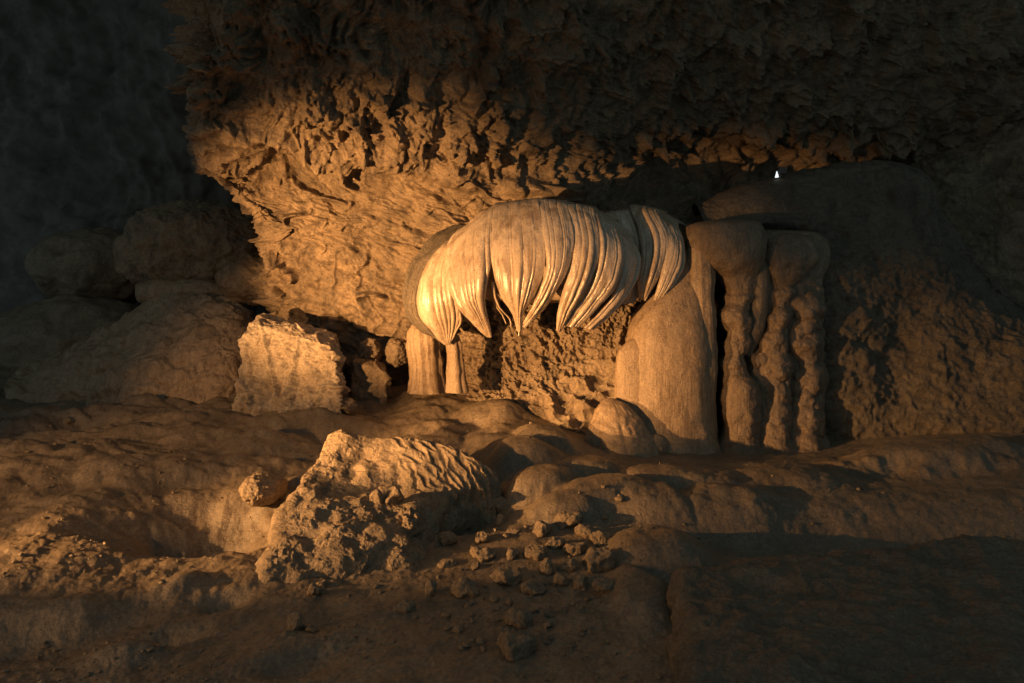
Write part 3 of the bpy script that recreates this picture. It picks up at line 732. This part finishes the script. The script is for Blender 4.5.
def beaded(label, cap, shaft, seed, knob):
    b = thing("column", label, "column", at(*shaft[-1][:3]), "beaded columns right of the broad column")
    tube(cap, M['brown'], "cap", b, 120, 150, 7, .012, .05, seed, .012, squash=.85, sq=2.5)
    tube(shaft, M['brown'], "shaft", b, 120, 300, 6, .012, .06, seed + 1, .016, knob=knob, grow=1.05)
beaded("first beaded column hanging from a blocky cap right of the dark slot",
       [(726, 220, 12.4, 6), (725, 223, 12.35, 30), (724, 230, 12.3, 38), (725, 250, 12.25, 38), (730, 264, 12.2, 32), (737, 277, 12.2, 21), (741, 290, 12.15, 15), (740, 302, 12.1, 8), (740, 305, 12.1, 2)],
       [(740, 284, 12.2, 8), (740, 296, 12.15, 14), (738, 304, 12.1, 11), (735, 311, 12.05, 13), (735, 320, 12.02, 14), (736, 328, 12.02, 12), (737, 333, 12.0, 10), (737, 342, 12, 12), (736, 351, 12, 11), (734, 356, 11.98, 9), (733, 364, 11.96, 12), (735, 373, 11.95, 12), (740, 384, 11.92, 17), (741, 410, 11.9, 18), (741, 436, 11.9, 19), (741, 452, 11.88, 25)], 41, .012)
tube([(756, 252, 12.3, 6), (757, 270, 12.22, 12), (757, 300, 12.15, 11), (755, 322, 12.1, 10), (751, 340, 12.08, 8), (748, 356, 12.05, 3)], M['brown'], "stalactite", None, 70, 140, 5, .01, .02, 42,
     label="slim smooth stalactite tapering down between the first two beaded columns", cat="stalactite")
beaded("middle beaded column of slender nodes under a rounded cap",
       [(786, 233, 12.5, 5), (786, 236, 12.45, 20), (787, 246, 12.38, 27), (787, 262, 12.34, 27), (784, 275, 12.3, 20), (781, 288, 12.25, 11), (781, 300, 12.22, 8), (780, 303, 12.2, 2)],
       [(781, 280, 12.3, 8), (781, 292, 12.22, 11), (780, 300, 12.2, 9), (779, 306, 12.18, 8), (778, 317, 12.12, 11), (777, 327, 12.12, 9), (775, 340, 12.1, 12), (773, 354, 12.1, 11), (774, 368, 12.05, 14), (773, 382, 12.05, 13), (773, 400, 12, 15), (772, 420, 11.95, 15), (772, 438, 11.92, 17), (772, 452, 11.9, 22)], 43, .045)
beaded("rightmost beaded column with thick lumps merging into the rough wall",
       [(808, 234, 12.8, 4), (810, 238, 12.7, 14), (811, 250, 12.62, 17), (808, 266, 12.55, 18), (804, 280, 12.5, 17), (802, 292, 12.45, 14), (802, 300, 12.4, 3)],
       [(804, 272, 12.55, 10), (802, 290, 12.45, 15), (800, 308, 12.36, 19), (801, 324, 12.36, 16), (800, 342, 12.3, 19), (801, 360, 12.3, 17), (802, 378, 12.25, 19), (801, 396, 12.2, 17), (800, 415, 12.1, 19), (800, 438, 12.05, 21), (800, 452, 12.0, 26)], 45, .06)
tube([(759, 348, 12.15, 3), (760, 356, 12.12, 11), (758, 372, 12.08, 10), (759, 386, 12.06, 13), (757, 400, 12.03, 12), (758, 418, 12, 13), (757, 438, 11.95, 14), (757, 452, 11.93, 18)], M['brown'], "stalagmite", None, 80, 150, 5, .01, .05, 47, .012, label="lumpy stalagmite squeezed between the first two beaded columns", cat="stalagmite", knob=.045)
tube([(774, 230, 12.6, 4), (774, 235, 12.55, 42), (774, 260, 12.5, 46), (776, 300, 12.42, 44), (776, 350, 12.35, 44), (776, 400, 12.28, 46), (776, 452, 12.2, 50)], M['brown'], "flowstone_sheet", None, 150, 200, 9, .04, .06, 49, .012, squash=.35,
     label="lumpy flowstone sheet closing the gaps behind the beaded columns", cat="flowstone sheet", knob=.05)

tube([(611, 398, 11.55, 2), (611, 400, 11.55, 8), (613, 406, 11.5, 16), (615, 416, 11.5, 23), (618, 430, 11.45, 30), (623, 446, 11.45, 38), (628, 475, 11.4, 50)], M['flow'], "stalagmite", None, 160, 150, 16, .014, .07, 51, .012, squash=.8,
     label="squat bell shaped stalagmite at the foot of the broad column", cat="stalagmite")
c, r = ell(651, 446, 11.5, 18, 14, .3)
boulder("stalagmite", "small rounded knob tucked right of the bell shaped stalagmite", "stalagmite", c, r, 52, M['flow'], 5, .2, 1.3)

# ---------------------------------------------------------------- ridge rock in the foreground
def ridge_d(G):
    px = 512 + G[..., 0] / G[..., 1] * F; py = HOR + (CAM_H - G[..., 2]) / G[..., 1] * F
    plate = sstep(.0, .25, (px - 350) / 200 - (py - 440) / 130 * .6)
    ca, sa = math.cos(.9), math.sin(.9)
    S = np.stack([G[..., 0] * ca + G[..., 1] * sa, -G[..., 0] * sa + G[..., 1] * ca, G[..., 2] * .5], -1)
    S = S + .05 * np.stack([fbm(G * 3.5, 3, 501)] * 3, -1)
    scal = np.abs(noise(S * np.array([12, 3.4, 5]), 503))                # ribbed scallops
    Wp = G + .05 * np.stack([fbm(G * 5, 3, 511), fbm(G * 5, 3, 512), fbm(G * 5, 3, 513)], -1)
    crust = .55 * (.05 * (.5 - worley(Wp * 5.5, 504)) + .015 * (.5 - worley(Wp * 13, 505)) + .016 * fbm(G * 18, 3, 507, .7) + .20 * fbm(G * 1.9, 3, 508) + .06 * ridged(Wp * 3.2, 4, 510, .6) - .16 * np.clip(fbm(Wp * 4, 3, 515) - .15, 0, 1))
    return plate * (-.085 * scal + .02 + .03 * fbm(G * 4, 4, 509, .6)) + (1 - plate) * crust
def net_rock(name, label, cat, rows, mat, n, m, dfun, drop):
    """rock from rows of (px, py, Y) running from its back to its front; first and last columns and rows go below the floor"""
    C = np.array([[at(*far(p)) for p in r] for r in rows])
    C[:, 0, 2] -= drop; C[:, -1, 2] -= drop; C[0, :, 2] -= drop; C[-1, :, 2] -= drop
    G = net(C, n, m); N_ = normals(G)
    if N_[..., 2].mean() < 0: N_ = -N_
    dd = dfun(G)
    G[..., 0] += .11 * fbm(G * 2.3, 4, 531, .6); G[..., 1] += .08 * fbm(G * 2.3, 3, 532)
    G = G + N_ * dd[..., None]
    return tag(grid_obj(name, G, mat), label, cat)

net_rock("ridge_rock", "sharp ridged rock with a ribbed plate and crusty lit flank in the foreground mud", "rock", [
    [(318, 463, 9.4), (328, 463, 9.4), (345, 463, 9.35), (375, 463, 9.35), (420, 463, 9.35), (460, 463, 9.2), (480, 465, 9.0), (496, 468, 8.8), (504, 475, 8.8)],
    [(317, 456, 8.8), (328, 444, 8.8), (341, 435, 8.75), (375, 438, 8.8), (420, 440, 8.8), (460, 450, 8.65), (480, 462, 8.5), (496, 480, 8.4), (502, 495, 8.4)],
    [(303, 492, 8.2), (316, 468, 8.15), (331, 455, 8.2), (366, 463, 8.25), (415, 463, 8.2), (455, 471, 8.15), (478, 480, 8.1), (490, 492, 8.1), (498, 505, 8.0)],
    [(282, 514, 7.5), (296, 495, 7.5), (314, 480, 7.6), (350, 493, 7.65), (400, 493, 7.75), (438, 493, 7.75), (449, 499, 7.7), (454, 508, 7.75), (460, 522, 7.75)],
    [(266, 542, 6.9), (279, 520, 6.95), (300, 506, 7.05), (335, 503, 7.2), (375, 503, 7.2), (410, 510, 7.2), (425, 521, 7.15), (432, 532, 7.1), (438, 545, 7.1)],
    [(256, 568, 6.2), (268, 548, 6.3), (290, 533, 6.4), (325, 530, 6.5), (365, 533, 6.5), (395, 538, 6.5), (412, 547, 6.5), (422, 555, 6.5), (428, 564, 6.45)],
    [(250, 594, 5.6), (260, 578, 5.75), (285, 575, 5.8), (320, 568, 5.95), (355, 560, 6.1), (380, 558, 6.2), (398, 560, 6.2), (412, 566, 6.15), (420, 572, 6.1)],
    [(248, 604, 5.5), (258, 604, 5.5), (285, 602, 5.5), (320, 592, 5.7), (355, 582, 5.85), (380, 578, 6.0), (398, 576, 6.0), (412, 576, 6.0), (420, 578, 6.0)]],
    M['rock'], 420, 420, ridge_d, .25)

def slab_d(G):
    Wp = G + .05 * np.stack([fbm(G * 4, 3, 611), fbm(G * 4, 3, 612), fbm(G * 4, 3, 613)], -1)
    return .12 * fbm(G * 1.3, 4, 601) + .09 * ridged(G * np.array([1.2, 2.6, 2]) + .3 * fbm(G, 2, 606)[..., None], 4, 602, .55) + .025 * (.5 - worley(Wp * 7, 603)) + .008 * fbm(G * 22, 3, 604, .7)
net_rock("foreground_boulder", "wide flat topped boulder in deep shade at the lower right corner", "boulder", [
    [(672, 592, 6.0), (690, 590, 6.0), (710, 588, 6.1), (760, 584, 6.2), (840, 580, 6.3), (930, 575, 6.4), (1030, 570, 6.5), (1150, 565, 6.6)],
    [(672, 592, 5.45), (681, 577, 5.45), (705, 570, 5.5), (760, 566, 5.6), (840, 560, 5.7), (930, 551, 5.85), (1030, 542, 6.0), (1150, 535, 6.1)],
    [(672, 625, 4.9), (682, 606, 4.88), (705, 603, 4.85), (760, 602, 4.8), (840, 598, 4.9), (930, 590, 5.0), (1030, 580, 5.2), (1150, 570, 5.4)],
    [(676, 680, 4.2), (687, 652, 4.2), (708, 648, 4.15), (760, 648, 4.1), (840, 645, 4.1), (930, 640, 4.2), (1030, 630, 4.3), (1150, 620, 4.4)],
    [(682, 755, 3.5), (694, 718, 3.5), (715, 712, 3.45), (760, 715, 3.4), (840, 715, 3.4), (930, 715, 3.4), (1030, 715, 3.4), (1150, 715, 3.4)],
    [(682, 830, 3.1), (694, 830, 3.1), (715, 830, 3.1), (760, 830, 3.1), (840, 830, 3.1), (930, 830, 3.1), (1030, 830, 3.1), (1150, 830, 3.1)]],
    M['slab'], 460, 360, slab_d, .3)

# ---------------------------------------------------------------- stones
STONES = [  # px, py, half width, half height, seed, label, cuts
    (501, 504, 6, 7, 'dark upright stone at the very top of the stone scatter'),
    (500, 520, 4, 7, 'narrow lit stone standing under the topmost dark stone'),
    (476, 524, 12, 5, 'flat tilted stone with a thin pale edge at the upper left of the scatter'),
    (483, 538, 7, 7, 'stubby stone below the flat tilted one'),
    (447, 539, 8, 8, 'hollowed stone at the upper left end of the scatter'),
    (513, 531, 6, 3, 'thin flat chip right of the narrow lit stone'),
    (541, 529, 8, 8, 'chunky stone lit on its left side below the flowstone lobes'),
    (566, 520, 14, 7, 'long rounded stone pressed against the flowstone lobes'),
    (585, 531, 9, 7, 'rounded stone just right of the long one by the lobes'),
    (600, 539, 9, 7, 'dark rounded stone at the upper right end of the scatter'),
    (554, 543, 9, 5, 'low wedge below the chunky stone'),
    (482, 553, 12, 8, 'broad bright stone in the left half of the scatter'),
    (512, 554, 6, 7, 'egg shaped pale stone in the middle of the scatter'),
    (538, 553, 11, 6, 'pointed pale sliver right of the egg shaped stone'),
    (546, 567, 7, 9, 'leaning oval stone under the pointed sliver'),
    (569, 566, 9, 7, 'striped dull stone right of the leaning oval'),
    (575, 550, 10, 6, 'flat dull slab under the long rounded stone'),
    (600, 561, 15, 13, 'largest dark boulder on the right of the scatter'),
    (561, 580, 6, 7, 'small dull stone below the leaning oval'),
    (582, 583, 7, 7, 'dark lump left of the lowest right hand stone'),
    (606, 586, 10, 7, 'low dark stone under the largest dark boulder'),
    (505, 578, 13, 9, 'big split stone with a lit top below the egg shaped one'),
    (476, 566, 4, 4, 'tiny pebble under the broad bright stone'),
    (447, 564, 8, 3, 'thin dark flake near the ridge rock'),
    (430, 588, 5, 9, 'lone upright stone with an orange left face'),
    (466, 588, 12, 9, 'craggy mud streaked stone right of the lone upright one'),
    (404, 606, 9, 7, 'dim stone farthest left below the ridge rock'),
    (534, 589, 10, 6, 'broken dull stone right of the big split one'),
    (519, 618, 11, 10, 'rough cone shaped stone near the bottom of the scatter'),
    (548, 625, 5, 3, 'thin curved sliver right of the rough cone'),
    (509, 602, 3, 4, 'tiny pale pebble above the rough cone'),
    (516, 648, 19, 12, 'mud coated heap of a stone lowest in the scatter'),
    (295, 622, 8, 9, 'single wet stone alone on the dark mud below the ridge rock'),
    (311, 629, 5, 3, 'small chip beside the single wet stone'),
    (313, 590, 7, 6, 'dark pebble at the lower tip of the ridge rock'),
    (322, 583, 5, 4, 'little lit pebble tucked against the ridge rock foot'),
    (376, 500, 6, 9, 'upright lit knob standing on the ridge rock', ),
    (394, 498, 9, 9, 'second wider knob on the ridge rock below the ribbed plate'),
    (66, 416, 5, 3, 'pale chip on the dark left floor'),
]
for k, s in enumerate(STONES):
    px, py, hw, hh, label = s
    on_ridge = 'on the ridge rock' in label
    if on_ridge:
        c0 = at(*far((px, py, 7.25)))
        Y = c0[1]; base = c0 - np.array([0, 0, hh / F * Y * .4])
    else:
        X, Y, z = floor_h(px, py + hh * .75)
        base = np.array([X, Y, z])
    rx, rz = 1.3 * hw / F * Y, 1.1 * hh / F * Y
    c = base + np.array([0, rx * .4, rz * .38])
    flat = hh < hw * .55
    boulder("stone", label, "stone", c, (rx, rx * .85, rz * 1.05), 700 + k, M['rock'], 5 if hw > 6 else 4, .38, 1.5, cuts=5 if not flat else 3, sq=2.0, fine=.05, rot=random.Random(k).uniform(-.6, .6),
            tilt=random.Random(k + 50).uniform(-.35, .35), group="stones scattered on the foreground mud" if 'ridge rock b' not in label else None)
_r = random.Random(5); placed = 0
while placed < 30:
    px, py = _r.uniform(425, 625), _r.uniform(500, 655)
    if px > 610 - (py - 500) * .35 + 20 or px < 470 - (py - 500) * .25: continue
    if any(abs(px - q[0]) < q[2] * 1.6 and abs(py - q[1]) < q[3] * 1.8 for q in STONES): continue
    X, Y, z = floor_h(px, py)
    w = _r.uniform(2.6, 6.2) / F * Y
    boulder("stone", "small half buried pebble in the mud between the larger scattered stones", "stone", (X, Y, z + w * .12), (w, w * .9, w * .55), 900 + placed, M['rock'], 4, .35, 1.5, cuts=4,
            fine=.05, rot=_r.uniform(0, 3), group="small pebbles between the scattered stones")
    placed += 1
c, r = ell(264, 488, 9.4, 22, 15, .4)
c = np.array(c); boulder("stone", "rounded crusty lump beside the smooth mud ramp left of the ridge rock", "stone", c, r, 801, M['rock'], 6, .25, 1.3, fine=.06, crust=.03, cuts=2)
c, r = ell(412, 528, 8.5, 14, 22, .25)
boulder("stone", "rough knob of crust at the right end of the ridge rock flank", "stone", c, r, 802, M['rock'], 6, .4, 1.5, fine=.08, crust=.05)

# ---------------------------------------------------------------- loose grit over the floor
rng = np.random.RandomState(77)
n0 = 9000
gy_ = 4.6 * (12 / 4.6) ** rng.rand(n0); gx_ = rng.uniform(-.74, .74, n0) * gy_
Pn = np.stack([gx_, gy_, 0 * gx_], -1)
keep = (-.12 + fbm(Pn * .8, 3, 901) + .35 * np.exp(-((gx_ - .1) / 1.3) ** 2 - ((gy_ - 7.6) / 1.4) ** 2) + .2 * (gx_ < -1) > rng.uniform(-.05, .45, n0))
gx_, gy_ = gx_[keep][:1500], gy_[keep][:1500]
gz_ = floor_z(gx_, gy_)
V1, F1 = ico(1)
k = len(gx_); sz = .007 + .02 * rng.rand(k) ** 3.0
sc = np.stack([sz * rng.uniform(.8, 1.8, k), sz * rng.uniform(.8, 1.4, k), sz * rng.uniform(.5, 1.0, k)], -1)
ang = rng.uniform(0, 6.28, k)
J = V1[None] * (1 + .35 * rng.uniform(-1, 1, (k, len(V1), 1))) * sc[:, None]
X_ = J[..., 0] * np.cos(ang)[:, None] - J[..., 1] * np.sin(ang)[:, None] + gx_[:, None]
Y_ = J[..., 0] * np.sin(ang)[:, None] + J[..., 1] * np.cos(ang)[:, None] + gy_[:, None]
Z_ = J[..., 2] + (gz_ + sc[:, 2] * .35)[:, None]
grit = mesh_obj("gravel", np.stack([X_, Y_, Z_], -1), (F1[None] + (np.arange(k) * len(V1))[:, None, None]).reshape(-1, 3), M['mud'], origin=(0, 6, 0), smooth=False)
grit["kind"] = "stuff"; grit["label"] = "small loose grit and stone chips strewn over the muddy cave floor"; grit["category"] = "gravel"

# ---------------------------------------------------------------- little lamp on the ledge
lx, ly, lz = at(777, 180, 13.3)
lamp = thing("floodlight", "tiny floodlight glowing white on top of the dark ledge", "floodlight", (lx, ly, lz))
def boxm(name, cx, cy, cz, sx, sy, sz, mat, parent, taper=1.0):
    V = []
    for dz, t in ((-1, 1.0), (-.8, 1.04), (.8, taper), (1, taper * .94)):
        for dx, dy in ((-1, -1), (1, -1), (1, 1), (-1, 1)):
            V.append((cx + dx * sx * t, cy + dy * sy * t, cz + dz * sz))
    Fc = []
    for i in range(3):
        for j in range(4):
            a, b = i * 4 + j, i * 4 + (j + 1) % 4
            Fc.append((a, b, b + 4, a + 4))
    Fc += [(3, 2, 1, 0), (12, 13, 14, 15)]
    return mesh_obj(name, V, Fc, mat, parent, smooth=False)
boxm("housing", lx + .09, ly + .02, lz + .17, .07, .06, .055, M['lamp_body'], lamp, .9)
boxm("lens", lx - .01, ly - .02, lz + .10, .022, .03, .055, M['lamp_glass'], lamp, .25)
boxm("bracket", lx + .06, ly + .02, lz + .05, .015, .03, .07, M['lamp_body'], lamp, .9)
